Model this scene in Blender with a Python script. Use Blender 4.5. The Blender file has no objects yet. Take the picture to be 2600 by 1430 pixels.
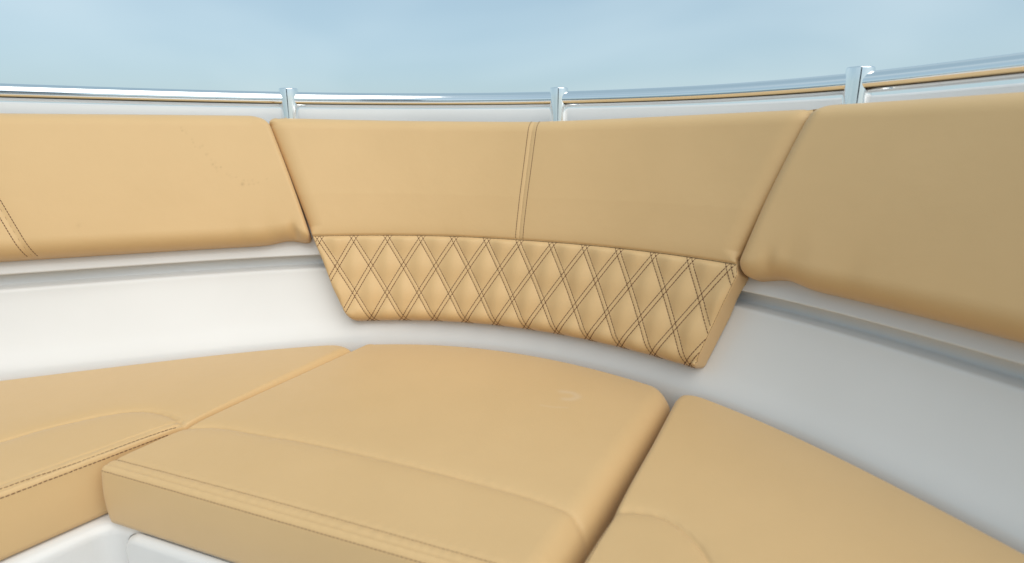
import bpy, math, random
import numpy as np
from mathutils import Vector

random.seed(4); np.random.seed(4)
SC = bpy.context.scene
COL = SC.collection
EYE = 0.95                                  # camera height over the cockpit deck (metres)

# ------------------------------------------------------------------ camera
cam_d = bpy.data.cameras.new('camera'); cam = bpy.data.objects.new('camera', cam_d); COL.objects.link(cam)
cam_d.sensor_width = 36.0
cam_d.lens = 1480 / 2600 * 36
cam_d.clip_start = 0.02; cam_d.clip_end = 20000
cam.location = (0, 0, EYE)
cam.rotation_euler = (math.radians(90) - math.atan(383 / 1480), 0, 0)
cam_d.dof.use_dof = True
cam_d.dof.focus_distance = 1.30
cam_d.dof.aperture_fstop = 3.2
SC.camera = cam

# ------------------------------------------------------------------ sky
SUN_AZ = math.radians(149)                  # clockwise from +Y: behind the camera, to the right
SUN_EL = math.radians(49)
world = bpy.data.worlds.new('World'); SC.world = world; world.use_nodes = True
wn = world.node_tree.nodes; wl = world.node_tree.links
bg = wn['Background']
sky = wn.new('ShaderNodeTexSky'); sky.sky_type = 'NISHITA'; sky.sun_disc = False
sky.sun_elevation = SUN_EL; sky.sun_rotation = SUN_AZ
sky.air_density = 1.0; sky.dust_density = 1.6; sky.ozone_density = 1.4; sky.altitude = 0
tc = wn.new('ShaderNodeTexCoord')
mp = wn.new('ShaderNodeMapping'); mp.inputs['Scale'].default_value = (1.0, 1.0, 2.4)
mp.inputs['Location'].default_value = (0.8, 3.12, 9.66)
n1 = wn.new('ShaderNodeTexNoise'); n1.inputs['Scale'].default_value = 1.3; n1.inputs['Detail'].default_value = 3.2; n1.inputs['Roughness'].default_value = 0.52
n1.inputs['Distortion'].default_value = 0.5
ramp = wn.new('ShaderNodeValToRGB')
ramp.color_ramp.elements[0].position = 0.45; ramp.color_ramp.elements[0].color = (0, 0, 0, 1)
ramp.color_ramp.elements[1].position = 0.80; ramp.color_ramp.elements[1].color = (0.36, 0.36, 0.36, 1)
haze = wn.new('ShaderNodeMix'); haze.data_type = 'RGBA'; haze.inputs['Factor'].default_value = 0.70
haze.inputs['B'].default_value = (3.2, 4.45, 5.1, 1)   # even summer haze
mix = wn.new('ShaderNodeMix'); mix.data_type = 'RGBA'
mix.inputs['B'].default_value = (6.6, 7.5, 7.7, 1)       # thin high cloud
wl.new(tc.outputs['Generated'], mp.inputs['Vector']); wl.new(mp.outputs['Vector'], n1.inputs['Vector'])
wl.new(n1.outputs['Fac'], ramp.inputs['Fac']); wl.new(ramp.outputs['Color'], mix.inputs['Factor'])
wl.new(sky.outputs['Color'], haze.inputs['A']); wl.new(haze.outputs['Result'], mix.inputs['A']); wl.new(mix.outputs['Result'], bg.inputs['Color'])
bg.inputs['Strength'].default_value = 0.096

# ------------------------------------------------------------------ sun (veiled by haze: soft)
sun_d = bpy.data.lights.new('sun', 'SUN'); sun = bpy.data.objects.new('sun', sun_d); COL.objects.link(sun)
sun_d.energy = 1.62; sun_d.angle = math.radians(70); sun_d.color = (1.0, 0.94, 0.84)
sd = Vector((math.sin(SUN_AZ) * math.cos(SUN_EL), math.cos(SUN_AZ) * math.cos(SUN_EL), math.sin(SUN_EL)))
sun.rotation_euler = sd.to_track_quat('Z', 'Y').to_euler()
sun.location = (3, -3, 4)

SC.view_settings.view_transform = 'Standard'; SC.view_settings.look = 'None'
SC.view_settings.gamma = 1.0; SC.view_settings.use_curve_mapping = False
SC.view_settings.exposure = 0.55

# ------------------------------------------------------------------ materials
def newmat(name):
    m = bpy.data.materials.new(name); m.use_nodes = True
    return m, m.node_tree.nodes, m.node_tree.links, m.node_tree.nodes['Principled BSDF']

def leather():
    m, n, l, b = newmat('tan_vinyl')
    t = n.new('ShaderNodeTexCoord')
    big = n.new('ShaderNodeTexNoise'); big.inputs['Scale'].default_value = 5.0; big.inputs['Detail'].default_value = 4
    cr = n.new('ShaderNodeValToRGB')
    cr.color_ramp.elements[0].position = 0.3; cr.color_ramp.elements[0].color = (0.620, 0.411, 0.196, 1)
    cr.color_ramp.elements[1].position = 0.7; cr.color_ramp.elements[1].color = (0.648, 0.432, 0.210, 1)
    l.new(t.outputs['Object'], big.inputs['Vector']); l.new(big.outputs['Fac'], cr.inputs['Fac'])
    at = n.new('ShaderNodeAttribute'); at.attribute_name = 'stain'
    dk = n.new('ShaderNodeMix'); dk.data_type = 'RGBA'; dk.inputs['B'].default_value = (0.26, 0.14, 0.055, 1)
    l.new(at.outputs['Fac'], dk.inputs['Factor']); l.new(cr.outputs['Color'], dk.inputs['A'])
    at2 = n.new('ShaderNodeAttribute'); at2.attribute_name = 'scuff'
    lt = n.new('ShaderNodeMix'); lt.data_type = 'RGBA'; lt.inputs['B'].default_value = (0.72, 0.62, 0.52, 1)
    l.new(at2.outputs['Fac'], lt.inputs['Factor']); l.new(dk.outputs['Result'], lt.inputs['A'])
    l.new(lt.outputs['Result'], b.inputs['Base Color'])
    b.inputs['Roughness'].default_value = 0.47; b.inputs['Specular IOR Level'].default_value = 0.36
    rg = n.new('ShaderNodeMapRange'); rg.inputs['To Min'].default_value = 0.44; rg.inputs['To Max'].default_value = 0.56
    l.new(big.outputs['Fac'], rg.inputs['Value']); l.new(rg.outputs['Result'], b.inputs['Roughness'])
    b.inputs['Sheen Weight'].default_value = 0.14; b.inputs['Sheen Roughness'].default_value = 0.45; b.inputs['Sheen Tint'].default_value = (1, 0.97, 0.93, 1)
    # grain plus the slight waviness of vinyl over foam
    vo = n.new('ShaderNodeTexVoronoi'); vo.inputs['Scale'].default_value = 650
    wv = n.new('ShaderNodeTexNoise'); wv.inputs['Scale'].default_value = 14; wv.inputs['Detail'].default_value = 3
    l.new(t.outputs['Object'], vo.inputs['Vector']); l.new(t.outputs['Object'], wv.inputs['Vector'])
    b1 = n.new('ShaderNodeBump'); b1.inputs['Strength'].default_value = 0.16; b1.inputs['Distance'].default_value = 0.0006
    b2 = n.new('ShaderNodeBump'); b2.inputs['Strength'].default_value = 0.35; b2.inputs['Distance'].default_value = 0.0035
    l.new(wv.outputs['Fac'], b2.inputs['Height']); l.new(vo.outputs['Distance'], b1.inputs['Height'])
    l.new(b2.outputs['Normal'], b1.inputs['Normal']); l.new(b1.outputs['Normal'], b.inputs['Normal'])
    return m

def gelcoat():
    m, n, l, b = newmat('white_gelcoat')
    t = n.new('ShaderNodeTexCoord')
    a = n.new('ShaderNodeTexNoise'); a.inputs['Scale'].default_value = 3.0; a.inputs['Detail'].default_value = 5
    cr = n.new('ShaderNodeValToRGB')
    cr.color_ramp.elements[0].position = 0.35; cr.color_ramp.elements[0].color = (0.675, 0.664, 0.650, 1)
    cr.color_ramp.elements[1].position = 0.65; cr.color_ramp.elements[1].color = (0.705, 0.695, 0.684, 1)
    l.new(t.outputs['Object'], a.inputs['Vector']); l.new(a.outputs['Fac'], cr.inputs['Fac']); l.new(cr.outputs['Color'], b.inputs['Base Color'])
    b.inputs['Roughness'].default_value = 0.18; b.inputs['Specular IOR Level'].default_value = 0.4
    w = n.new('ShaderNodeTexNoise'); w.inputs['Scale'].default_value = 7; w.inputs['Detail'].default_value = 2
    l.new(t.outputs['Object'], w.inputs['Vector'])
    bp = n.new('ShaderNodeBump'); bp.inputs['Strength'].default_value = 0.25; bp.inputs['Distance'].default_value = 0.003
    l.new(w.outputs['Fac'], bp.inputs['Height']); l.new(bp.outputs['Normal'], b.inputs['Normal'])
    return m

def steel():
    m, n, l, b = newmat('polished_steel')
    b.inputs['Metallic'].default_value = 1.0; b.inputs['Base Color'].default_value = (0.93, 0.93, 0.925, 1)
    t = n.new('ShaderNodeTexCoord')
    a = n.new('ShaderNodeTexNoise'); a.inputs['Scale'].default_value = 9.0; a.inputs['Detail'].default_value = 2
    l.new(t.outputs['Object'], a.inputs['Vector'])
    r = n.new('ShaderNodeMapRange'); r.inputs['To Min'].default_value = 0.07; r.inputs['To Max'].default_value = 0.11
    l.new(a.outputs['Fac'], r.inputs['Value']); l.new(r.outputs['Result'], b.inputs['Roughness'])
    return m

def plain(name, col, rough=0.6, noise=0.12):
    m, n, l, b = newmat(name)
    t = n.new('ShaderNodeTexCoord'); a = n.new('ShaderNodeTexNoise'); a.inputs['Scale'].default_value = 300
    cr = n.new('ShaderNodeValToRGB')
    cr.color_ramp.elements[0].color = tuple(c * (1 - noise) for c in col) + (1,)
    cr.color_ramp.elements[1].color = tuple(min(1, c * (1 + noise)) for c in col) + (1,)
    l.new(t.outputs['Object'], a.inputs['Vector']); l.new(a.outputs['Fac'], cr.inputs['Fac']); l.new(cr.outputs['Color'], b.inputs['Base Color'])
    b.inputs['Roughness'].default_value = rough
    return m

def sea_mat():
    m, n, l, b = newmat('sea_water')
    b.inputs['Base Color'].default_value = (0.030, 0.075, 0.085, 1); b.inputs['Roughness'].default_value = 0.12
    t = n.new('ShaderNodeTexCoord'); a = n.new('ShaderNodeTexNoise'); a.inputs['Scale'].default_value = 0.9; a.inputs['Detail'].default_value = 6
    l.new(t.outputs['Object'], a.inputs['Vector'])
    bp = n.new('ShaderNodeBump'); bp.inputs['Strength'].default_value = 0.6; bp.inputs['Distance'].default_value = 0.5
    l.new(a.outputs['Fac'], bp.inputs['Height']); l.new(bp.outputs['Normal'], b.inputs['Normal'])
    return m

M_TAN, M_WHITE, M_STEEL, M_SEA = leather(), gelcoat(), steel(), sea_mat()
M_THREAD = plain('brown_thread', (0.125, 0.050, 0.019), 0.75)
M_THREAD_TAN = plain('tan_thread', (0.33, 0.20, 0.10), 0.75)
M_GAP_SHADE = plain('dark_gap_shade', (0.10, 0.095, 0.09), 0.8)  # dark colour for the shade in the door gap

# ------------------------------------------------------------------ helpers
def tag(o, label, cat, group=None):
    o['label'] = label; o['category'] = cat
    if group: o['group'] = group
    return o

def empty(name, loc):
    o = bpy.data.objects.new(name, None); COL.objects.link(o); o.location = loc; o.empty_display_size = 0.1
    return o

def mesh_obj(name, verts, faces, mat, parent=None, origin=(0, 0, 0), normals=None, attrs=None, smooth=True):
    """verts in world metres; stored relative to origin (the parent's location chain)."""
    v = np.asarray(verts, float) - np.asarray(origin, float)[None]
    me = bpy.data.meshes.new(name)
    me.from_pydata(v.tolist(), [], faces if isinstance(faces, list) else faces.tolist()); me.update()
    if smooth: me.polygons.foreach_set('use_smooth', np.ones(len(me.polygons), bool))
    if attrs:
        for k, arr in attrs.items():
            if np.max(arr) > 0:
                at = me.attributes.new(k, 'FLOAT', 'POINT'); at.data.foreach_set('value', np.asarray(arr, np.float32))
    if normals is not None: me.normals_split_custom_set_from_vertices(np.asarray(normals, float).tolist())
    me.materials.append(mat)
    o = bpy.data.objects.new(name, me); COL.objects.link(o)
    if parent is not None:
        o.parent = parent
    else:
        o.location = origin
    return o

def vertex_normals(v, f):
    n = np.zeros_like(v)
    fn = np.cross(v[f[:, 2]] - v[f[:, 0]], v[f[:, 3]] - v[f[:, 1]])
    for k in range(4): np.add.at(n, f[:, k], fn)
    return n / (np.linalg.norm(n, axis=1)[:, None] + 1e-12)

def poly_dist(p, line):
    """distance from points p (n,d) to a polyline (m,d)"""
    best = np.full(len(p), 1e9)
    for a, b in zip(line[:-1], line[1:]):
        ab = b - a; t = np.clip(((p - a) @ ab) / (ab @ ab + 1e-12), 0, 1)
        best = np.minimum(best, np.linalg.norm(p - (a + t[:, None] * ab), axis=1))
    return best

def catmull(pts, n=12):
    p = np.asarray(pts, float); p = np.vstack([2 * p[0] - p[1], p, 2 * p[-1] - p[-2]])
    out = []
    for i in range(1, len(p) - 2):
        for t in np.linspace(0, 1, n, endpoint=False):
            out.append(0.5 * ((2 * p[i]) + (-p[i-1] + p[i+1]) * t + (2*p[i-1] - 5*p[i] + 4*p[i+1] - p[i+2]) * t*t + (-p[i-1] + 3*p[i] - 3*p[i+1] + p[i+2]) * t**3))
    out.append(p[-2]); return np.array(out)

def in_poly(p, poly):
    x, y = p[:, 0], p[:, 1]; c = np.zeros(len(p), bool); j = len(poly) - 1
    for i in range(len(poly)):
        xi, yi = poly[i]; xj, yj = poly[j]
        hit = ((yi > y) != (yj > y)) & (x < (xj - xi) * (y - yi) / (yj - yi + 1e-15) + xi)
        c ^= hit; j = i
    return c

# ------------------------------------------------------------------ the plan of the bow
# inner wall at seat-top height, seen from above; s runs port to starboard, 0 at the bow seam
CTRL = np.array([(-2.75,-.15),(-2.3,.40),(-1.75,.83),(-1.4,.985),(-1.061,1.118),(-.899,1.18),(-.721,1.249),(-.523,1.315),(-.35,1.349),(-.244,1.355),
                 (-.096,1.335),(.091,1.261),(.251,1.150),(.378,1.027),(.477,.895),(.549,.755),(.623,.603),(.70,.43),(.77,.25),(.82,-.2),(.74,-.8)])
def smooth_curve(p):
    d = np.r_[0, np.cumsum(np.hypot(*np.diff(p, axis=0).T))]
    n = int(d[-1] / 0.008); s = np.linspace(0, d[-1], n)
    q = np.c_[np.interp(s, d, p[:, 0]), np.interp(s, d, p[:, 1])]
    for _ in range(600): q[1:-1] = .25*q[:-2] + .5*q[1:-1] + .25*q[2:]
    d = np.r_[0, np.cumsum(np.hypot(*np.diff(q, axis=0).T))]
    s = np.linspace(0, d[-1], n * 8)
    q = np.c_[np.interp(s, d, q[:, 0]), np.interp(s, d, q[:, 1])]
    for _ in range(250): q[1:-1] = .25*q[:-2] + .5*q[1:-1] + .25*q[2:]
    return q
QC = smooth_curve(CTRL)
QS = np.r_[0, np.cumsum(np.hypot(*np.diff(QC, axis=0).T))]
QS -= QS[np.argmin(np.hypot(QC[:, 0], QC[:, 1] - 1.3))]
QT = np.gradient(QC, axis=0); QT /= np.linalg.norm(QT, axis=1)[:, None]
QN = np.c_[-QT[:, 1], QT[:, 0]]
def bow(s, off, z):
    """point of the bow: s along the wall, off metres outboard, z relative to the eye"""
    s = np.asarray(s, float); off = np.broadcast_to(off, s.shape); z = np.broadcast_to(z, s.shape)
    x = np.interp(s, QS, QC[:, 0]) + off * np.interp(s, QS, QN[:, 0])
    y = np.interp(s, QS, QC[:, 1]) + off * np.interp(s, QS, QN[:, 1])
    return np.stack([x, y, z + EYE], -1)

SEAT = 0.45                                  # seat top above the deck
SHELF = 0.349                                # white shelf the cushions lie on
S0, S1 = -2.45, 1.75                         # stretch of bow that is built

def sweep_mesh(name, prof, parent, mat, s_list, zfun=None):
    """prof: list of (off, z rel. eye); swept along the bow"""
    prof = np.asarray(prof, float); ns, npf = len(s_list), len(prof)
    v = np.zeros((ns, npf, 3))
    for j, (o, z) in enumerate(prof):
        zz = z + (zfun(s_list) * max(0.0, min(1.0, (z + .05) / .1)) if zfun else 0)
        v[:, j] = bow(s_list, o, zz)
    idx = np.arange(ns * npf).reshape(ns, npf)
    f = np.stack([idx[:-1, :-1], idx[1:, :-1], idx[1:, 1:], idx[:-1, 1:]], -1).reshape(-1, 4)
    vv = v.reshape(-1, 3)
    return mesh_obj(name, vv, f, mat, parent, parent.location if parent else (0, 0, 0), vertex_normals(vv, f))

RS = [-2.4, -1.9, -1.08, -.78, -.5, -.2, .03, .31, .55, .66, .75, 1.2, 1.75]
RZ = [.100, .095, .083, .079, .0765, .0755, .075, .076, .082, .088, .093, .112, .12]
SM = np.linspace(-2.4, 1.75, 800); _z = np.interp(SM, RS, RZ)
for _ in range(500): _z[1:-1] = .25*_z[:-2] + .5*_z[1:-1] + .25*_z[2:]
def rail_z(s): return np.interp(s, SM, _z)
def sheer(s): return rail_z(s) - 0.0755

# ------------------------------------------------------------------ sea
v = [(-9000, -9000, -1.1), (9000, -9000, -1.1), (9000, 9000, -1.1), (-9000, 9000, -1.1)]
sea = mesh_obj('sea', v, [[0, 1, 2, 3]], M_SEA, smooth=False); sea['kind'] = 'structure'

# ------------------------------------------------------------------ boat
boat = empty('boat', (0, 1.0, 0))
tag(boat, 'white moulded fibreglass boat bow with curved inner wall, step line and seat base', 'boat')
ss = np.linspace(S0, S1, 420)
def arc(cx, cz, r, a0, a1, n=7):
    return [(cx + r * math.cos(math.radians(a)), cz + r * math.sin(math.radians(a))) for a in np.linspace(a0, a1, n)]
lower = [(0.012, SHELF - EYE - .006), (0.0125, -.56), (.0135, -.52), (.0160, -.502), (.0205, -.488), (.027, -.475), (.0355, -.46), (.0465, -.44), (.0640, -.398), (.0790, -.358), (.0840, -.3430), (.0858, -.3368), (.0872, -.3326),
         (.0895, -.3298), (.0930, -.3284), (.113, -.3268), (.1175, -.3256), (.1195, -.3230), (.1200, -.3150), (.1195, -.3040), (.1185, -.3010), (.116, -.2995), (.0945, -.2985), (.0922, -.2978), (.0912, -.2962), (.0915, -.2945), (.0924, -.2925), (.098, -.280), (.120, -.236), (.152, -.17), (.185, -.10), (.215, -.035)]
WALL = [(.012, -.6), (.0135, -.52), (.0205, -.488), (.0465, -.44), (.0868, -.333), (.0912, -.2962), (.120, -.236), (.215, -.035)]
lo = sweep_mesh('inner_wall', lower, boat, M_WHITE, ss)
coam = [(.215, -.035)] + arc(.226, -.030, .010, 200, 95, 5) + [(.262, -.0195), (.270, -.019)] + arc(.270, -.007, .012, 270, 325, 6) + [(.300, .018), (.326, .052)] + arc(.3375, .0435, .0145, 143, 80, 7) + [(.352, .0565)] + arc(.352, .0325, .024, 85, 0, 6)
sweep_mesh('coaming', coam, boat, M_WHITE, ss, sheer)
outer = [(.376, .0325), (.374, -.02), (.36, -.1), (.33, -.4), (.27, -.9), (.18, -1.5), (.05, -2.2)]
sweep_mesh('outer_hull', outer, boat, M_WHITE, ss, sheer)

# plan of the seat fronts
FL0 = np.array((-1.076, .256)); FLC = np.array((-.664, .795)); FRC = np.array((.045, .528)); FR0 = np.array((.02, -.35))
def off_line(a, b, o):
    d = (b - a) / np.linalg.norm(b - a); n = np.array((d[1], -d[0])); return a + n * o, b + n * o
def isect(a, b, c, d):
    r = b - a; q = d - c; t = ((c - a)[0] * q[1] - (c - a)[1] * q[0]) / (r[0] * q[1] - r[1] * q[0]); return a + t * r
def front_path(o1, o2, o3, fil=.03):
    a = off_line(FL0, FLC, o1); b = off_line(np.array((-.629, .793)), np.array((.039, .540)), o2); c = off_line(FRC, FR0, o3)
    p1 = isect(a[0], a[1], b[0], b[1]); p2 = isect(b[0], b[1], c[0], c[1])
    out = [a[0]]
    for p, pa, pb in ((p1, a[0], p2), (p2, p1, c[1])):
        u = (pa - p) / np.linalg.norm(pa - p); w = (pb - p) / np.linalg.norm(pb - p)
        for t in np.linspace(0, 1, 9):
            out.append((1 - t)**2 * (p + u * fil) + 2 * t * (1 - t) * p + t * t * (p + w * fil))
    out.append(c[1])
    return np.array(out)
def path_sweep(path, prof):
    t = np.gradient(path, axis=0)
    seg = np.diff(path, axis=0); seg /= np.linalg.norm(seg, axis=1)[:, None]
    t = np.vstack([seg[0], seg[:-1] + seg[1:], seg[-1]]); t /= np.linalg.norm(t, axis=1)[:, None]
    n = np.c_[t[:, 1], -t[:, 0]]
    v = np.array([[(*(p + nn * o), z) for (o, z) in prof] for p, nn in zip(path, n)])
    idx = np.arange(v.shape[0] * v.shape[1]).reshape(v.shape[:2])
    f = np.stack([idx[:-1, :-1], idx[:-1, 1:], idx[1:, 1:], idx[1:, :-1]], -1).reshape(-1, 4)
    return v.reshape(-1, 3), f
fp = front_path(.018, -.004, .012)
r = .020
prof = [(-r - .05, SHELF), (-r - .004, SHELF)] + [(-r + r * math.sin(a), SHELF - r + r * math.cos(a)) for a in np.linspace(0, math.pi / 2, 8)] + [(.001, .25), (.001, .10)] + \
       [(.001 + .03 - .03 * math.cos(a), .03 - .03 * math.sin(a) + .0) for a in np.linspace(0, math.pi / 2, 6)]
v, f = path_sweep(fp, prof)
mesh_obj('seat_base', v, f, M_WHITE, boat, boat.location, vertex_normals(v, f))
# shelf under the cushions and the deck: flat sheets
inner = bow(np.linspace(S0, S1, 160), .014, 0)[:, :2]
fpi = front_path(.018 - .0175, -.004 - .0175, .012 - .0175)
ring = np.vstack([inner, fpi[::-1]])
mesh_obj('shelf', np.c_[ring, np.full(len(ring), SHELF - .003)], [list(range(len(ring)))[::-1]], M_WHITE, boat, boat.location, smooth=False)
dk = front_path(.018 + .029, -.004 + .029, .012 + .029)
dk = np.vstack([dk, [(0.02, -1.6), (-2.2, -1.6), (-2.2, .0)]])
mesh_obj('deck', np.c_[dk, np.full(len(dk), 0.0)], [list(range(len(dk)))], M_WHITE, boat, boat.location, smooth=False)

def rounded_panel(name, parent, a, b, out, z0, z1, rad, thick, edge, mat):
    """upright panel from plan point a to b, proud by thick along out, rounded corners and edges"""
    L = np.linalg.norm(b - a); d = (b - a) / L
    def loop(inset, proud):
        pts = []; rr = max(rad - inset, .002)
        for cx, cz, a0 in ((L - inset - rr, z1 - inset - rr, 0), (inset + rr, z1 - inset - rr, 90), (inset + rr, z0 + inset + rr, 180), (L - inset - rr, z0 + inset + rr, 270)):
            for t in np.linspace(0, 90, 7):
                x = cx + rr * math.cos(math.radians(a0 + t)); z = cz + rr * math.sin(math.radians(a0 + t))
                pts.append((*(a + d * x + out * proud), z))
        return pts
    loops = [loop(0, 0)] + [loop(edge * (1 - math.cos(t)), thick - edge + edge * math.sin(t)) for t in np.linspace(0, math.pi / 2, 6)]
    n = len(loops[0]); v = np.array(sum(loops, [])); f = []
    for k in range(len(loops) - 1):
        for i in range(n): f.append([k*n + i, k*n + (i+1) % n, (k+1)*n + (i+1) % n, (k+1)*n + i])
    f = np.array(f); nv = vertex_normals(v, f); nv[-n:] = (*out, 0)
    fl = f.tolist() + [list(range((len(loops) - 1) * n, len(loops) * n))]
    return mesh_obj(name, v, fl, mat, parent, parent.location if parent.parent is None else parent.parent.location, nv)
cA, cB = off_line(np.array((-.629, .793)), np.array((.039, .540)), -.0027)
du = (cB - cA) / np.linalg.norm(cB - cA); on = np.array((du[1], -du[0]))
rounded_panel('locker_door', boat, cA + du * .028, cB - du * .05, on, .05, SHELF - .002, .032, .013, .012, M_WHITE)
gap_ring = rounded_panel('door_gap_shade', boat, cA + du * .0250, cB - du * .0470, on, .0485, SHELF - .0035, .031, .0024, .0010, M_GAP_SHADE)  # dark ring standing in for the shaded gap around the door

# unseen helm and dark screen, invented aft for reflections in the polished steel
def block(name, x0, x1, y0, y1, z0, z1, mat, shrink=0.0):
    c, h = np.array(((x0 + x1) / 2, (y0 + y1) / 2)), np.array(((x1 - x0) / 2, (y1 - y0) / 2)); v = []
    for z, k_ in ((z0, 1.0), (z0 + (z1 - z0) * .9, 1 - shrink * .9), (z1, 1 - shrink - .04)):
        for a in range(24):
            t = 2 * math.pi * a / 24; q = np.array((math.copysign(abs(math.cos(t))**.35, math.cos(t)), math.copysign(abs(math.sin(t))**.35, math.sin(t))))
            v.append((*(c + h * q * k_), z))
    f = [[k2*24 + i, k2*24 + (i+1) % 24, (k2+1)*24 + (i+1) % 24, (k2+1)*24 + i] for k2 in range(2) for i in range(24)] + [list(range(48, 72)), list(range(23, -1, -1))]
    return mesh_obj(name, np.array(v), f, mat, boat, boat.location, smooth=False)
M_ADDED_DARK = plain('added_dark_screen', (0.02, 0.024, 0.026), 0.08)
block('added_console', -1.35, -.45, -3.6, -2.5, 0.003, 1.15, M_WHITE, .06)
block('added_windscreen', -1.30, -.50, -3.2, -2.62, 1.151, 1.85, M_ADDED_DARK, .12)

# ------------------------------------------------------------------ guard rail
RAIL_OFF, RR, RP = .25, .0185, .0232
rail = empty('guard_rail', tuple(float(c) for c in (*bow(np.array(0.0), RAIL_OFF, 0)[:2], EYE - .019)))
tag(rail, 'polished steel tube guard rail on short posts along the coaming', 'railing')
def tube(centre, radius, nseg=32, up=(0, 0, 1)):
    c = np.asarray(centre); t = np.gradient(c, axis=0); t /= np.linalg.norm(t, axis=1)[:, None]
    up = np.asarray(up, float); side = np.cross(t, up); side /= np.linalg.norm(side, axis=1)[:, None]
    u2 = np.cross(side, t); a = np.linspace(0, 2 * math.pi, nseg, endpoint=False)
    v = c[:, None] + radius * (np.cos(a)[None, :, None] * side[:, None] + np.sin(a)[None, :, None] * u2[:, None])
    nn = (v - c[:, None]) / radius
    n = len(c); idx = np.arange(n * nseg).reshape(n, nseg); i2 = np.roll(idx, -1, axis=1)
    f = np.stack([idx[:-1], idx[1:], i2[1:], i2[:-1]], -1).reshape(-1, 4)
    return v.reshape(-1, 3), f, nn.reshape(-1, 3)
sr = np.linspace(S0 + .05, S1 - .05, 500)
v, f, nn = tube(bow(sr, RAIL_OFF, rail_z(sr)), RR, 40)
mesh_obj('rail_tube', v, f, M_STEEL, rail, rail.location, nn)
def lathe(profile, n=48):
    v, f = [], []
    for r_, z_ in profile:
        for a in np.linspace(0, 2 * math.pi, n, endpoint=False): v.append((r_ * math.cos(a), r_ * math.sin(a), z_))
    for k in range(len(profile) - 1):
        for i in range(n): f.append([k*n + i, k*n + (i+1) % n, (k+1)*n + (i+1) % n, (k+1)*n + i])
    return np.array(v), np.array(f)
for sp in (-1.30, -.513, .025, .55, 1.08):
    c = bow(np.array(sp), RAIL_OFF, 0); zt = float(rail_z(sp)) + RR + .0085
    z0 = -.0185 + float(sheer(sp)) * .3
    pr = [(RP + .010, z0), (RP + .010, z0 + .002), (RP + .0086, z0 + .0034), (RP + .0004, z0 + .0036), (RP, z0 + .004)] + [(RP, z) for z in np.linspace(z0 + .006, zt - .0022, 6)] + \
         [(RP - .0012, zt - .0006), (RP - .003, zt), (RP * .5, zt + .0012), (.0005, zt + .0016)]
    v, f = lathe(pr); nv = vertex_normals(v, f)
    v = v + np.array((c[0], c[1], EYE))
    mesh_obj('stanchion', v, f, M_STEEL, rail, rail.location, nv)

# ------------------------------------------------------------------ cushions
def spacing(L, r0, r1, g):
    """grid positions 0..L, dense over the rounded ends"""
    a = r0 * (1 - np.cos(np.linspace(0, math.pi / 2, 10)))
    b = L - r1 * (1 - np.cos(np.linspace(0, math.pi / 2, 10)))[::-1]
    m = np.linspace(r0, L - r1, max(3, int((L - r0 - r1) / g)))
    return np.unique(np.round(np.r_[a, m[1:-1], b], 6))

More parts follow.
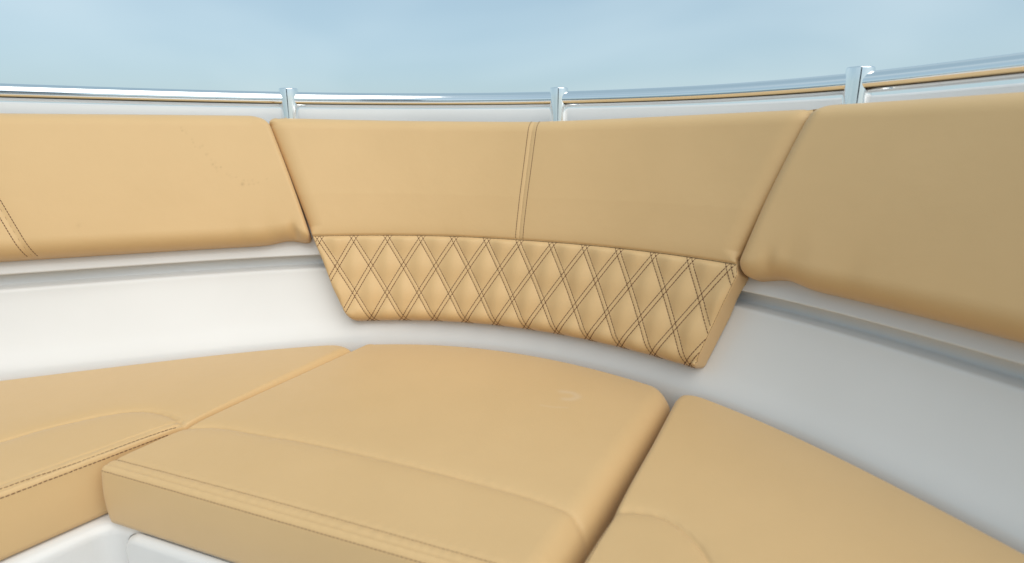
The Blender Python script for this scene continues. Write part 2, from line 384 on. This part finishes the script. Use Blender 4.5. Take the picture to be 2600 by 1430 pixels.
class Cushion:
    """a stuffed cushion: a face patch pos(u,v) with rolled edges, a boxing strip and a back"""
    def __init__(self, pos, Lu, Lv, ru, rv, corner, g, back, height=None, bulge=.0, nskirt=6, foot=.006, ud=1.0):
        rm = [max(q(np.linspace(0, Lv, 60))) if callable(q) else q for q in ru]
        U = spacing(Lu, *rm, g); V = spacing(Lv, *rv, g)
        self.U, self.V, self.Lu, self.Lv = U, V, Lu, Lv
        uu, vv = np.meshgrid(U, V, indexing='ij')
        uo, vo = uu.copy(), vv.copy()
        D = None
        # square corners -> round corners
        for iu in (0, 1):
            for iv in (0, 1):
                R = corner[iu][iv]
                du = uu if iu == 0 else Lu - uu; dv = vv if iv == 0 else Lv - vv
                a = R - du; b = R - dv; k = (a > 0) & (b > 0)
                an = a * np.sqrt(np.clip(1 - b*b / (2*R*R), 0, 1)); bn = b * np.sqrt(np.clip(1 - a*a / (2*R*R), 0, 1))
                uo = np.where(k, (R - an) if iu == 0 else Lu - (R - an), uo); vo = np.where(k, (R - bn) if iv == 0 else Lv - (R - bn), vo)
        # rolled edge: depth below the face
        ru = [q(vo) if callable(q) else q for q in ru]
        a0, a1 = np.clip(1 - uo / ru[0], 0, 1), np.clip(1 - (Lu - uo) / ru[1], 0, 1)
        b0, b1 = np.clip(1 - vo / rv[0], 0, 1), np.clip(1 - (Lv - vo) / rv[1], 0, 1)
        wgt = a0**2 + a1**2 + b0**2 + b1**2
        dep = (ud*ru[0]*a0**2 + ud*ru[1]*a1**2 + rv[0]*b0**2 + rv[1]*b1**2) / (wgt + 1e-9)
        Dm = np.sqrt(np.clip(wgt, 0, 1))
        for iu in (0, 1):                     # corners: distance to the rounded outline
            for iv in (0, 1):
                R = corner[iu][iv]; du = uo if iu == 0 else Lu - uo; dv = vo if iv == 0 else Lv - vo
                a = R - du; b = R - dv; k = (a > 1e-6) & (b > 1e-6)
                rho = np.hypot(a, b); rr = (ru[iu]*a*a + rv[iv]*b*b) / (rho*rho + 1e-12)
                Dc = np.clip(1 - (R - rho) / rr, 0, 1)
                Dm = np.where(k, Dc, Dm); dep = np.where(k, (ud*ru[iu]*a*a + rv[iv]*b*b) / (rho*rho + 1e-12), dep)
        drop = dep * (1 - np.sqrt(np.clip(1 - Dm**2, 0, 1)))
        uf, vf = uo / Lu, vo / Lv
        e = 1e-3
        P = pos(uf, vf)
        Tu = pos(np.clip(uf + e, 0, 1), vf) - pos(np.clip(uf - e, 0, 1), vf)
        Tv = pos(uf, np.clip(vf + e, 0, 1)) - pos(uf, np.clip(vf - e, 0, 1))
        N = np.cross(Tu, Tv); N /= np.linalg.norm(N, axis=-1)[..., None]
        self.base, self.N0, self.uo, self.vo = P, N, uo, vo
        h = np.zeros_like(uo) if height is None else height(P, uo, vo, 1 - Dm)
        F = P + N * (h - drop)[..., None]
        nu, nv = uo.shape
        self.grid = F
        verts = [F.reshape(-1, 3)]
        idx = np.arange(nu * nv).reshape(nu, nv)
        faces = [np.stack([idx[:-1, :-1], idx[1:, :-1], idx[1:, 1:], idx[:-1, 1:]], -1).reshape(-1, 4)]
        self.fu = .25 * (uo[:-1, :-1] + uo[1:, :-1] + uo[1:, 1:] + uo[:-1, 1:]).reshape(-1)
        self.fv = .25 * (vo[:-1, :-1] + vo[1:, :-1] + vo[1:, 1:] + vo[:-1, 1:]).reshape(-1)
        bp_ = .25 * (P[:-1, :-1] + P[1:, :-1] + P[1:, 1:] + P[:-1, 1:])
        self.fp = bp_.reshape(-1, 3)
        # border loop, counter-clockwise in (u, v)
        loop = np.r_[idx[:, 0], idx[-1, 1:], idx[-2::-1, -1], idx[0, -2:0:-1]]
        Lp = F.reshape(-1, 3)[loop]; B = back(P.reshape(-1, 3)[loop], N.reshape(-1, 3)[loop], Lp)
        tang = np.roll(P.reshape(-1, 3)[loop], -1, 0) - np.roll(P.reshape(-1, 3)[loop], 1, 0)
        outw = np.cross(tang, N.reshape(-1, 3)[loop]); outw /= np.linalg.norm(outw, axis=1)[:, None] + 1e-12
        prev = loop; n0 = nu * nv; m = len(loop); side_f = []; self.sides = []
        ts = np.linspace(0, 1, nskirt + 1)[1:]
        ts = np.r_[ts, 1.0]
        for k, t in enumerate(ts):
            last = k == len(ts) - 1
            q = Lp * (1 - t) + B * t + outw * (bulge * math.sin(math.pi * t) - (foot if last else 0))
            if not last and k == len(ts) - 2: q = Lp * (1 - .96) + B * .96
            verts.append(q); cur = np.arange(n0, n0 + m); n0 += m
            side_f.append(np.stack([prev, cur, np.roll(cur, -1), np.roll(prev, -1)], -1)); prev = cur
        self.loop_n = m; self.nu, self.nv = nu, nv
        self.v = np.vstack(verts); self.f_front = faces[0]; self.f_side = np.vstack(side_f)
        bot = prev[:nu]; topl = prev[nu - 1 + nv - 1: 2 * nu + nv - 2][::-1]
        fb = [[int(bot[i]), int(topl[i]), int(topl[i+1]), int(bot[i+1])] for i in range(nu - 1)]
        fb.append([int(q) for q in np.r_[prev[nu - 1: nu + nv - 1]]][::-1]); fb.append([int(q) for q in np.r_[prev[2*nu + nv - 3:], prev[:1]]][::-1])
        self.f_back = fb
        self.vn = vertex_normals(self.v, np.vstack([self.f_front, self.f_side]))
        self.GN = self.vn[:nu * nv].reshape(nu, nv, 3)
        self.attrs = {}
    def part(self, name, parent, sel_front=None, side=False, origin=None, mat=None):
        fs = []
        if sel_front is not None: fs += self.f_front[sel_front].tolist()
        if side: fs += self.f_side.tolist() + self.f_back
        used = np.unique(np.concatenate([np.asarray(x) for x in fs])) if side else np.unique(self.f_front[sel_front])
        mp_ = np.full(len(self.v), -1); mp_[used] = np.arange(len(used))
        fl = [[int(mp_[i]) for i in q] for q in fs]
        at = {k: np.r_[a.reshape(-1), np.zeros(len(self.v) - a.size)][used] for k, a in self.attrs.items()}
        return mesh_obj(name, self.v[used], fl, mat or M_TAN, parent, origin, self.vn[used], at)
    def at(self, u, v):
        """surface point and normal at metric (u, v)"""
        u = np.clip(u, 0, self.Lu); v = np.clip(v, 0, self.Lv)
        i = np.clip(np.searchsorted(self.U, u) - 1, 0, self.nu - 2); j = np.clip(np.searchsorted(self.V, v) - 1, 0, self.nv - 2)
        a = ((u - self.U[i]) / (self.U[i+1] - self.U[i]))[:, None]; b = ((v - self.V[j]) / (self.V[j+1] - self.V[j]))[:, None]
        def lerp(G): return (G[i, j]*(1-a) + G[i+1, j]*a)*(1-b) + (G[i, j+1]*(1-a) + G[i+1, j+1]*a)*b
        n = lerp(self.GN); return lerp(self.grid), n / np.linalg.norm(n, axis=1)[:, None]
    def find(self, pts2):
        """metric (u,v) of plan points (for flat seats)"""
        B = self.base.reshape(-1, 3)[:, :2]; out = []
        for p in pts2:
            k = int(np.argmin(((B - p)**2).sum(1))); i, j = divmod(k, self.nv); i = min(max(i, 1), self.nu - 2); j = min(max(j, 1), self.nv - 2)
            du = (self.base[i+1, j, :2] - self.base[i-1, j, :2]) / (self.U[i+1] - self.U[i-1]); dv = (self.base[i, j+1, :2] - self.base[i, j-1, :2]) / (self.V[j+1] - self.V[j-1])
            a = np.linalg.solve(np.c_[du, dv], np.asarray(p) - self.base[i, j, :2]); out.append((self.U[i] + a[0], self.V[j] + a[1]))
        return np.array(out)

def stitches(name, parent, origin, P, N, mat, dash=.0056, gap=.0007, w=.00100, lift=.0004):
    """a row of thread dashes along a surface line"""
    d = np.r_[0, np.cumsum(np.linalg.norm(np.diff(P, axis=0), axis=1))]
    if d[-1] < .004: return None
    k = np.arange(0, d[-1] - dash * .6, dash + gap)
    def ev(x, A): return np.stack([np.interp(x, d, A[:, c]) for c in range(3)], -1)
    v, f = [], []
    for x in k:
        jit = random.uniform(-.0003, .0003)
        a, m, b = (ev(np.array([y]), P)[0] for y in (x, x + dash/2, min(x + dash, d[-1])))
        n = ev(np.array([x + dash/2]), N)[0]; n /= np.linalg.norm(n)
        t = b - a; t /= np.linalg.norm(t) + 1e-9; s = np.cross(n, t)
        m = m + s * jit; i0 = len(v)
        for q, wd, hh in ((a, .45, -.0003), (a*.72 + m*.28, 1, lift), (b*.72 + m*.28, 1, lift), (b, .45, -.0003)):
            v += [q + s*w*wd + n*(hh - .0004), q + n*(hh + w*.7), q - s*w*wd + n*(hh - .0004)]
        for e in range(3):
            o = i0 + 3*e
            f += [[o, o+1, o+4, o+3], [o+1, o+2, o+5, o+4]]
    if not v: return None
    return mesh_obj(name, np.array(v), f, mat, parent, origin)

# ---- backrests: their face leans outboard
FZ = [-.47, -.44, -.25, .06]; FO = [-.017, -.008, .055, .1735]
def face_off(z): return np.interp(z, FZ, FO)
_zz = np.linspace(-.47, .07, 300); _ff = face_off(_zz)
for _ in range(200): _ff[1:-1] = .25*_ff[:-2] + .5*_ff[1:-1] + .25*_ff[2:]
def face_off(z): return np.interp(z, _zz, _ff)
TS = [-2.4, -1.06, -.77, -.57, -.29, 0, .277, .539, .786, 1.3]; TZ = [.040, .034, .034, .0335, .0265, .0225, .033, .041, .049, .058]
_t = np.interp(SM, TS, TZ)
for _ in range(250): _t[1:-1] = .25*_t[:-2] + .5*_t[1:-1] + .25*_t[2:]
def top_z(s): return np.interp(s, SM, _t)
def wall_off(z): return np.interp(z, [p[1] for p in WALL], [p[0] for p in WALL])

def backrest_patch(sl, sr_, zb, sag=None, proud=0.0, lift=0.0):
    """sl, sr_: tables (z, s) of the two ends; zb: bottom height"""
    def pos(u, v):
        zt0 = .032
        zn = zb + v * (zt0 - zb)
        a = np.interp(zn, *sl); b = np.interp(zn, *sr_)
        s = a + u * (b - a)
        zl = zb + (sag(s) if sag else 0.0)
        z = zl + v * (top_z(s) + lift - zl)
        return bow(s, face_off(z) - proud, z)
    return pos
def to_wall(margin=.004, extra=0.0):
    def back(P, N, Lp):
        # slide from the rolled edge outboard to just short of the wall, along the face normal
        d = np.full(len(P), .02)
        for i in range(len(P)):
            z = P[i, 2] - EYE
            gap = max(.012, float(wall_off(min(z, -.036))) - float(face_off(z)) - margin) + extra
            d[i] = gap * .97
        B = P - N * d[:, None]
        return B
    return back

def seam_h(d, deep=.0016, w=.0016, roll=.0022, rw=.010):
    return -deep * np.exp(-(d / w)**2) - roll * np.exp(-d / rw)

# ======== centre backrest, quilted below
CEN_L = ([-.446, -.442, -.41, -.364, -.30, -.245, .0, .032], [-.394, -.394, -.407, -.428, -.449, -.469, -.546, -.557])
CEN_R = ([-.446, -.43, -.262, -.236, .0, .04], [.436, .438, .475, .463, .515, .536])
ZB, ZT0 = -.441, .032
pos_c = backrest_patch(CEN_L, CEN_R, ZB, None, 0.0, .005)
LU = float(np.linalg.norm(np.diff(pos_c(np.linspace(0, 1, 200), np.full(200, .4)), axis=0), axis=1).sum())
LV = float(np.linalg.norm(np.diff(pos_c(np.full(200, .5), np.linspace(0, 1, 200)), axis=0), axis=1).sum())
ZSEAM = -.2445
def v_of_z(z): return (np.asarray(z) - ZB) / (ZT0 - ZB) * LV
RB = .030                                   # roll of the lower edge
SL = LV / (ZT0 - ZB)
def w_of_v(v):                              # distance down the face from the seam, measured over the rolled edge
    d = np.asarray(v, float); base = v_of_z(ZSEAM) - np.maximum(d, RB)
    return base + np.where(d < RB, RB * np.arcsin(np.clip((RB - d) / RB, 0, 1)), 0)
_vt = np.linspace(0, LV, 6000); _wt = w_of_v(_vt)
def v_of_w(w): return np.interp(-np.asarray(w), -_wt, _vt)
def s_of(u, v):
    zn = ZB + v / LV * (ZT0 - ZB); a = np.interp(zn, *CEN_L); b = np.interp(zn, *CEN_R); return a + u / LU * (b - a)
def u_of(s, v):
    zn = ZB + v / LV * (ZT0 - ZB); a = np.interp(zn, *CEN_L); b = np.interp(zn, *CEN_R); return (s - a) / (b - a) * LU
PIT, ROW, W0, SREF, EB = .0758, .0660, .0085, -.378, .066
def lattice(s, w): return (s - SREF) / PIT + (w - W0) / (2 * ROW), (s - SREF) / PIT - (w - W0) / (2 * ROW)
def height_c(P, uo, vo, inside):
    s = s_of(uo, vo); w = w_of_v(vo)
    A, B = lattice(s, w)
    qa = np.clip((np.abs(A - np.round(A)) - EB) / (.5 - EB), 0, 1); qb = np.clip((np.abs(B - np.round(B)) - EB) / (.5 - EB), 0, 1)
    puff = .0066 * np.sin(qa * math.pi / 2) * np.sin(qb * math.pi / 2)
    rnd = np.random.RandomState(7).uniform(.82, 1.16, (64, 64))
    puff = puff * rnd[np.floor(A).astype(int) % 64, np.floor(B).astype(int) % 64]
    ea = np.abs(np.abs(A - np.round(A)) - EB) * .052; eb_ = np.abs(np.abs(B - np.round(B)) - EB) * .052
    groove = -.0007 * (np.exp(-(ea / .0011)**2) + np.exp(-(eb_ / .0011)**2))
    band = .0006 * ((qa == 0) | (qb == 0))
    fade = np.clip(w / .010, 0, 1) * np.clip(uo / .010, 0, 1) * np.clip((LU - uo) / .010, 0, 1)
    low = w > 0
    dz = np.abs(vo - v_of_z(ZSEAM))
    hs = np.where(low, -.0045 * np.exp(-dz / .006), -.0050 * np.exp(-dz / .013)) - .0028 * np.exp(-(dz / .0016)**2)
    dv = np.abs(s)
    h_up = seam_h(dv, .0012, .0016, .0018, .016)
    crown = .004 * np.sin(np.clip(uo / LU, 0, 1) * math.pi) ** .5
    top = h_up + .0045 * np.clip((vo - v_of_z(ZSEAM)) / .1, 0, 1)
    return np.where(low, (puff + groove + band) * fade - .002, top) + hs + crown * .5
roll_c = lambda v: .006 + .028 * np.clip((v - v_of_z(ZSEAM) - .004) / .02, 0, 1)
C = Cushion(pos_c, LU, LV, (roll_c, roll_c), (RB, .034), ((.026, .022), (.012, .008)), .0023, to_wall(), height_c, nskirt=5, foot=.002, ud=.55)
org = tuple(float(c) for c in bow(np.array(0.0), .04, ZB))
cen = empty('backrest_cushion', org)
tag(cen, 'tan backrest with diamond quilted stitched lower half, at the middle of the bow', 'backrest')
fw = w_of_v(C.fv); fs = s_of(C.fu, C.fv); up = fw < 0
for sel, lab in ((up & (fs < 0), 'plain upper panel left of the stitched seam'), (up & (fs >= 0), 'plain upper panel right of the stitched seam')):
    o = C.part('upper_panel', cen, sel, origin=org); o['label'] = lab
A, B = lattice(fs, fw)
qa = np.abs(A - np.round(A)) > EB; qb = np.abs(B - np.round(B)) > EB
cell = np.where(qa & qb & ~up, np.floor(A).astype(int) * 1000 + np.floor(B).astype(int), -10**6)
ids, cnt = np.unique(cell, return_counts=True)
tiny = [i for i, c_ in zip(ids, cnt) if c_ < 40]
cell[np.isin(cell, tiny)] = -10**6
quilt = C.part('quilted_panel', cen, (~up) & (cell == -10**6), origin=org); quilt['label'] = 'diamond quilted lower panel with double brown stitching'
for i in ids:
    if i == -10**6 or i in tiny: continue
    C.part('quilt_diamond', quilt, cell == i, origin=org)
C.part('boxing', cen, None, side=True, origin=org)
# double rows of brown thread
WEND = float(w_of_v(0.0)) - .002
wl_ = np.linspace(.001, WEND, 260)
for fam in (1, -1):
    for k in range(-6, 20):
        for e in (-EB, EB):
            s = SREF + PIT * (k + e - fam * (wl_ - W0) / (2 * ROW))
            v_ = v_of_w(wl_); u_ = u_of(s, v_); ok = (u_ > .0015) & (u_ < LU - .0015)
            if ok.sum() < 8: continue
            P, N = C.at(u_[ok], v_[ok])
            stitches('stitch_row', quilt, org, P, N, M_THREAD)
vs = np.linspace(v_of_z(ZSEAM) + .003, LV - .002, 200)
for ds in (-.0085, .0085):
    P, N = C.at(u_of(np.full(200, ds), vs), vs); stitches('stitch_row', cen, org, P, N, M_THREAD, w=.0008)
P, N = C.at(u_of(np.full(200, 0.0), vs), vs); stitches('seam_thread', cen, org, P - N * .0004, N, M_THREAD_TAN, dash=.01, gap=.0, w=.0005)
us = np.linspace(.003, LU - .003, 400); P, N = C.at(us, np.full(400, v_of_z(ZSEAM)))
stitches('seam_thread', cen, org, P + N * .0003, N, M_THREAD, dash=.012, gap=.0, w=.0009)
vs = np.linspace(v_of_z(-.43), v_of_z(ZSEAM) - .004, 120)
for uu_ in (LU - .0012,):
    P, N = C.at(np.full(120, uu_), vs); stitches('seam_thread', cen, org, P - N * .0003, N, M_THREAD, dash=.006, gap=.0, w=.0006)

# ======== side backrests
def side_backrest(sl, sr_, label, corner, dent, seam_at=None, stain=None, sag=None, ru=(.022, .022)):
    zb = -.2515
    pos = backrest_patch(sl, sr_, zb, sag, .009, .011)
    Lu = float(np.linalg.norm(np.diff(pos(np.linspace(0, 1, 300), np.full(300, .5)), axis=0), axis=1).sum())
    Lv = float(np.linalg.norm(np.diff(pos(np.full(200, .5), np.linspace(0, 1, 200)), axis=0), axis=1).sum())
    a_b = lambda v: (np.interp(zb + v / Lv * (ZT0 - zb), *sl), np.interp(zb + v / Lv * (ZT0 - zb), *sr_))
    def sz(u, v):
        a, b = a_b(v); return a + u / Lu * (b - a), zb + v / Lv * (ZT0 - zb)
    def uv(s, z):
        v = (z - zb) / (ZT0 - zb) * Lv; a, b = a_b(v); return (s - a) / (b - a) * Lu, v
    def height(P, uo, vo, inside):
        s, z = sz(uo, vo)
        h = .006 * (np.sin(np.clip(vo / Lv, 0, 1) * math.pi)) ** .7
        for ds_, dz_, am, sg in dent:
            h = h - am * np.exp(-((s - ds_)**2 / (sg * .75)**2 + (z - dz_)**2 / (sg * 1.5)**2))
        if seam_at is not None: h = h + seam_h(np.abs(s - seam_at(z)), .0013, .0016, .0026, .018)
        return h
    K = Cushion(pos, Lu, Lv, ru, (.036, .036), corner, .0035, to_wall(.004, .009), height, nskirt=5, foot=.002)
    mid = .5 * (np.mean(sl[1]) + np.mean(sr_[1]))
    org = tuple(float(c) for c in bow(np.array(mid), .07, zb))
    t = empty('backrest_cushion', org); tag(t, label, 'backrest')
    if stain:
        s, z = sz(K.uo, K.vo); a = np.zeros_like(s)
        for (ps, pz, rad, am) in stain: a = np.maximum(a, am * np.exp(-((s - ps)**2 + (z - pz)**2) / rad**2))
        K.attrs['stain'] = a
    fs, fz = sz(K.fu, K.fv)
    if seam_at is not None:
        far = fs < seam_at(fz)
        K.part('face_panel', t, far, origin=org); K.part('face_panel', t, ~far, origin=org)
        zs = np.linspace(zb + .002, ZT0 - .002, 200)
        for ds_ in (-.009, .009):
            u_, v_ = uv(seam_at(zs) + ds_, zs); P, N = K.at(u_, v_); stitches('stitch_row', t, org, P, N, M_THREAD, w=.00085)
        u_, v_ = uv(seam_at(zs), zs); P, N = K.at(u_, v_); stitches('seam_thread', t, org, P - N * .0004, N, M_THREAD_TAN, dash=.01, gap=0, w=.0005)
    else:
        K.part('face_panel', t, np.ones(len(K.fu), bool), origin=org)
    K.part('boxing', t, None, side=True, origin=org)
    return t

specks = []
path = catmull([(-.729, -.003), (-.70, -.035), (-.665, -.083), (-.641, -.103), (-.609, -.124), (-.56, -.121)], 10)
for q in path:
    if random.random() < .55:
        specks.append((q[0] + random.gauss(0, .004), q[1] + random.gauss(0, .003), random.uniform(.0016, .0026), random.uniform(.06, .26)))
specks += [(-.609, -.128, .0030, .42), (-.667, -.085, .0025, .3), (-.66, -.092, .0025, .25), (-.93, -.20, .004, .12)]
side_backrest(([-.26, .04], [-2.3, -2.3]), ([-.256, -.246, -.126, 0, .02, .034], [-.474, -.471, -.508, -.546, -.553, -.562]),
              'plain tan side backrest with a trail of dark specks, left of the quilted one', ((.03, .03), (.030, .036)),
              [(-.508, -.243, .011, .012), (-.56, -.25, .004, .025), (-.62, -.252, .003, .02)], lambda z: -1.046 - (z + .2) * .46, specks,
              lambda s: .009 * np.exp(-((s + .525) / .035)**2) - .007 * np.exp(-((s + .472) / .018)**2), (.022, .010))
side_backrest(([-.256, -.246, -.126, 0, .045], [.474, .466, .486, .511, .524]), ([-.26, .06], [1.6, 1.6]),
              'plain tan side backrest in soft shade, right of the quilted one', ((.034, .026), (.03, .03)),
              [(.524, -.240, .0065, .016), (.565, -.248, .004, .03), (.66, -.252, .003, .03)], sag=lambda s: .008 * np.exp(-((s - .545) / .03)**2) - .005 * np.exp(-((s - .488) / .022)**2), ru=(.026, .022))

# ---- seats: flat cushions on the shelf
def arclen_fn(pts):
    p = np.asarray(pts, float); d = np.r_[0, np.cumsum(np.linalg.norm(np.diff(p, axis=0), axis=1))]; d /= d[-1]
    return lambda t: np.stack([np.interp(t, d, p[:, 0]), np.interp(t, d, p[:, 1])], -1)
def coons(front, back, left, right, z):
    f, b, l, r_ = map(arclen_fn, (front, back, left, right))
    p00, p10, p01, p11 = (np.asarray(x, float) for x in (front[0], front[-1], back[0], back[-1]))
    def pos(u, v):
        U, V = u[..., None], v[..., None]
        q = (1-V)*f(u) + V*b(u) + (1-U)*l(v) + U*r_(v) - ((1-U)*(1-V)*p00 + U*(1-V)*p10 + (1-U)*V*p01 + U*V*p11)
        return np.concatenate([q, np.full(q.shape[:-1] + (1,), z)], -1)
    return pos
def wall_line(s0, s1, off, n=60): return bow(np.linspace(s0, s1, n), off, 0)[:, :2]

def seat(label, pos, ru, rv, corner, seams, split, g=.0036, stitch=(), z=SEAT, crown=.006, lumps=()):
    Lu = float(np.linalg.norm(np.diff(pos(np.linspace(0, 1, 300), np.full(300, .5)), axis=0), axis=1).sum())
    Lv = float(np.linalg.norm(np.diff(pos(np.full(200, .5), np.linspace(0, 1, 200)), axis=0), axis=1).sum())
    def height(P, uo, vo, inside):
        p2 = P[..., :2].reshape(-1, 2); h = np.zeros(len(p2))
        for line, deep, w, roll, rw in seams:
            d_ = poly_dist(p2, line)
            h += seam_h(d_, deep, w, roll, rw)
            h += .00035 * np.exp(-(d_ - .006)**2 / .006**2) * np.sin(p2[:, 0] * 290 + 5 * np.sin(p2[:, 1] * 23)) * np.sin(p2[:, 1] * 170 + 4 * np.sin(p2[:, 0] * 31))
        h = h.reshape(uo.shape) + crown * (np.sin(np.clip(uo / Lu, 0, 1) * math.pi) * np.sin(np.clip(vo / Lv, 0, 1) * math.pi)) ** .6
        for (cx, cy, am, sg) in lumps: h = h + am * np.exp(-((P[..., 0] - cx)**2 + (P[..., 1] - cy)**2) / sg**2)
        return h
    def back(P, N, Lp):
        q = P.copy(); q[:, 2] = SHELF + .001; return q
    K = Cushion(pos, Lu, Lv, ru, rv, corner, g, back, height, bulge=.003, nskirt=8, foot=.007)
    c = K.base.reshape(-1, 3).mean(0); org = (float(c[0]), float(c[1]), SHELF + .001)
    t = empty('seat_cushion', org); tag(t, label, 'seat cushion')
    fr = in_poly(K.fp[:, :2], split)
    K_ = (t, org, K)
    return K_, fr

# -- centre seat
Cfl, Cfr = np.array((-.640, .797)), np.array((.039, .540))
cl = [Cfl, (-.569, .925), (-.362, 1.313), (-.337, 1.360)]
crr = [Cfr, (.066, .590), (.104, .662), (.289, 1.000), (.331, 1.077)]
sC0 = QS[np.argmin(np.hypot(QC[:, 0] + .337, QC[:, 1] - 1.36))]; sC1 = QS[np.argmin(np.hypot(QC[:, 0] - .335, QC[:, 1] - 1.08))]
cb = wall_line(sC0, sC1, .002); cb[0] = cl[-1]; cb[-1] = crr[-1]
seamC = catmull([(-.566, .919), (-.507, .918), (-.413, .888), (-.324, .860), (-.119, .780), (0, .729), (.054, .702), (.082, .682), (.100, .652)], 10)
seamC2 = np.array([(.087, .676), (.037, .585), (.018, .552)])
fd = (Cfr - Cfl) / np.linalg.norm(Cfr - Cfl); fn_ = np.array((-fd[1], fd[0]))
(c_t, c_o, CK), fr = seat('large tan centre seat cushion with faint white scuff, below the quilted backrest', coons([Cfl, Cfr], cb, cl, crr, SEAT + .001), (.010, .044), (.012, .028),
    ((.014, .045), (.016, .054)), [(seamC, .0020, .0022, .0046, .012), (seamC2, .0012, .002, .0016, .012), (np.array([Cfl + fn_*.012, Cfr + fn_*.012]), .0016, .0018, .0010, .005),
    (np.array([Cfl + fn_*.026, Cfr + fn_*.026]), .0012, .002, .0006, .004)],
    np.vstack([seamC, [(.12, .60), (.04, .45), (-.75, .75), (-.60, .93)]]))
p2 = CK.base[..., :2]
sc = np.zeros(p2.shape[:2])
for q in catmull([(.098, 1.052), (.118, 1.046), (.126, 1.030), (.112, 1.018), (.100, 1.019)], 8):
    sc = np.maximum(sc, .20 * np.exp(-((p2[..., 0] - q[0])**2 + (p2[..., 1] - q[1])**2) / .0070**2))
for q in catmull([(.055, .992), (.075, .985), (.10, .984)], 8):
    sc = np.maximum(sc, .12 * np.exp(-((p2[..., 0] - q[0])**2 + (p2[..., 1] - q[1])**2) / .003**2))
CK.attrs['scuff'] = sc
CK.part('rear_panel', c_t, ~fr, origin=c_o); CK.part('front_panel', c_t, fr, origin=c_o); CK.part('boxing', c_t, None, side=True, origin=c_o)
for off, mt in ((.026, M_THREAD_TAN), (-.001, M_THREAD_TAN)):
    uvp = np.array([(u, max(off, .004)) for u in np.linspace(.006, CK.Lu - .01, 160)])
    P, N = CK.at(uvp[:, 0], uvp[:, 1])
    if off < 0: P, N = CK.at(uvp[:, 0], np.full(160, .0012))
    stitches('stitch_row', c_t, c_o, P, N, mt, w=.0008)

# -- left seat
Lf1 = np.array((-.575, .917)); Lf0 = np.array((-1.076, .256))
s_l1 = QS[np.argmin(np.hypot(QC[:, 0] + .384, QC[:, 1] - 1.345))]
lb = wall_line(-1.75, s_l1, .002, 90)
lr = [Lf1, (-.377, 1.297), tuple(lb[-1])]
seamL = catmull([(-1.18, .56), (-1.02, .70), (-.92, .785), (-.841, .860), (-.807, .899), (-.765, .933), (-.714, .963), (-.662, .970), (-.608, .951), (-.570, .922)], 10)
ld = (Lf1 - Lf0) / np.linalg.norm(Lf1 - Lf0); ln = np.array((-ld[1], ld[0]))
(l_t, l_o, LK), fr = seat('tan seat cushion with curved front seam and brown double stitching, at the left side', coons([Lf0, Lf1], lb, [Lf0, tuple(lb[0])], lr, SEAT + .003), (.02, .026), (.012, .022),
    ((.02, .02), (.006, .05)), [(seamL, .0020, .0022, .0046, .012), (np.array([Lf0 + ln*.010, Lf1 + ln*.010]), .0016, .0018, .0010, .005), (np.array([Lf0 + ln*.024, Lf1 + ln*.024]), .0012, .002, .0006, .004)],
    np.vstack([seamL, [(-.55, .90), (-1.10, .20), (-1.5, .4)]]))
LK.part('rear_panel', l_t, ~fr, origin=l_o); LK.part('front_panel', l_t, fr, origin=l_o); LK.part('boxing', l_t, None, side=True, origin=l_o)
for vv_, mt in ((.0235, M_THREAD), (.0012, M_THREAD)):
    u_ = np.linspace(.01, LK.Lu - .030, 240); P, N = LK.at(u_, np.full(240, vv_)); stitches('stitch_row', l_t, l_o, P, N, mt, w=.0008)

# -- right seat
Rf0 = np.array((.056, .526)); Rf1 = np.array((.024, -.25))
rl = [(.056, .526), (.083, .586), (.130, .667), (.180, .765), (.229, .858), (.310, 1.018), (.342, 1.062)]
s_r0 = QS[np.argmin(np.hypot(QC[:, 0] - .345, QC[:, 1] - 1.062))]
rb = wall_line(s_r0, 1.42, .002, 80); rb[0] = rl[-1]
seamR = catmull([(.110, .668), (.137, .675), (.168, .674), (.197, .662), (.219, .631), (.230, .590), (.232, .50), (.228, .3), (.22, -.1)], 10)
seamR2 = np.array([(.131, .669), (.087, .590), (.065, .545)])
# u runs front->back across the gap side: front edge = the gap side
(r_t, r_o, RK), fr = seat('tan seat cushion with rounded front seam, at the right side beyond the dark gap', coons([tuple(Rf1), tuple(rb[-1])][:1] + [tuple(rb[-1])], [rl[0]] + [tuple(q) for q in rl[1:]], [tuple(Rf1), tuple(Rf0)], rb[::-1], SEAT + .010), (.012, .022), (.02, .018),
    ((.02, .016), (.02, .042)), [(seamR, .0022, .0022, .0046, .012), (seamR2, .0012, .002, .0012, .008)],
    np.vstack([seamR, [(-.05, -.1), (.03, .56)]]))
RK.part('rear_panel', r_t, ~fr, origin=r_o); RK.part('front_panel', r_t, fr, origin=r_o); RK.part('boxing', r_t, None, side=True, origin=r_o)
sp2 = np.array([seamR2[0] * (1 - t) + seamR2[-1] * t for t in np.linspace(.03, 1, 40)])
for o_ in (-.005, .005):
    uvq = RK.find(sp2 + np.array((.88, -.47)) * o_); P, N = RK.at(uvq[:, 0], uvq[:, 1]); stitches('stitch_row', r_t, r_o, P, N, M_THREAD_TAN, w=.0006)
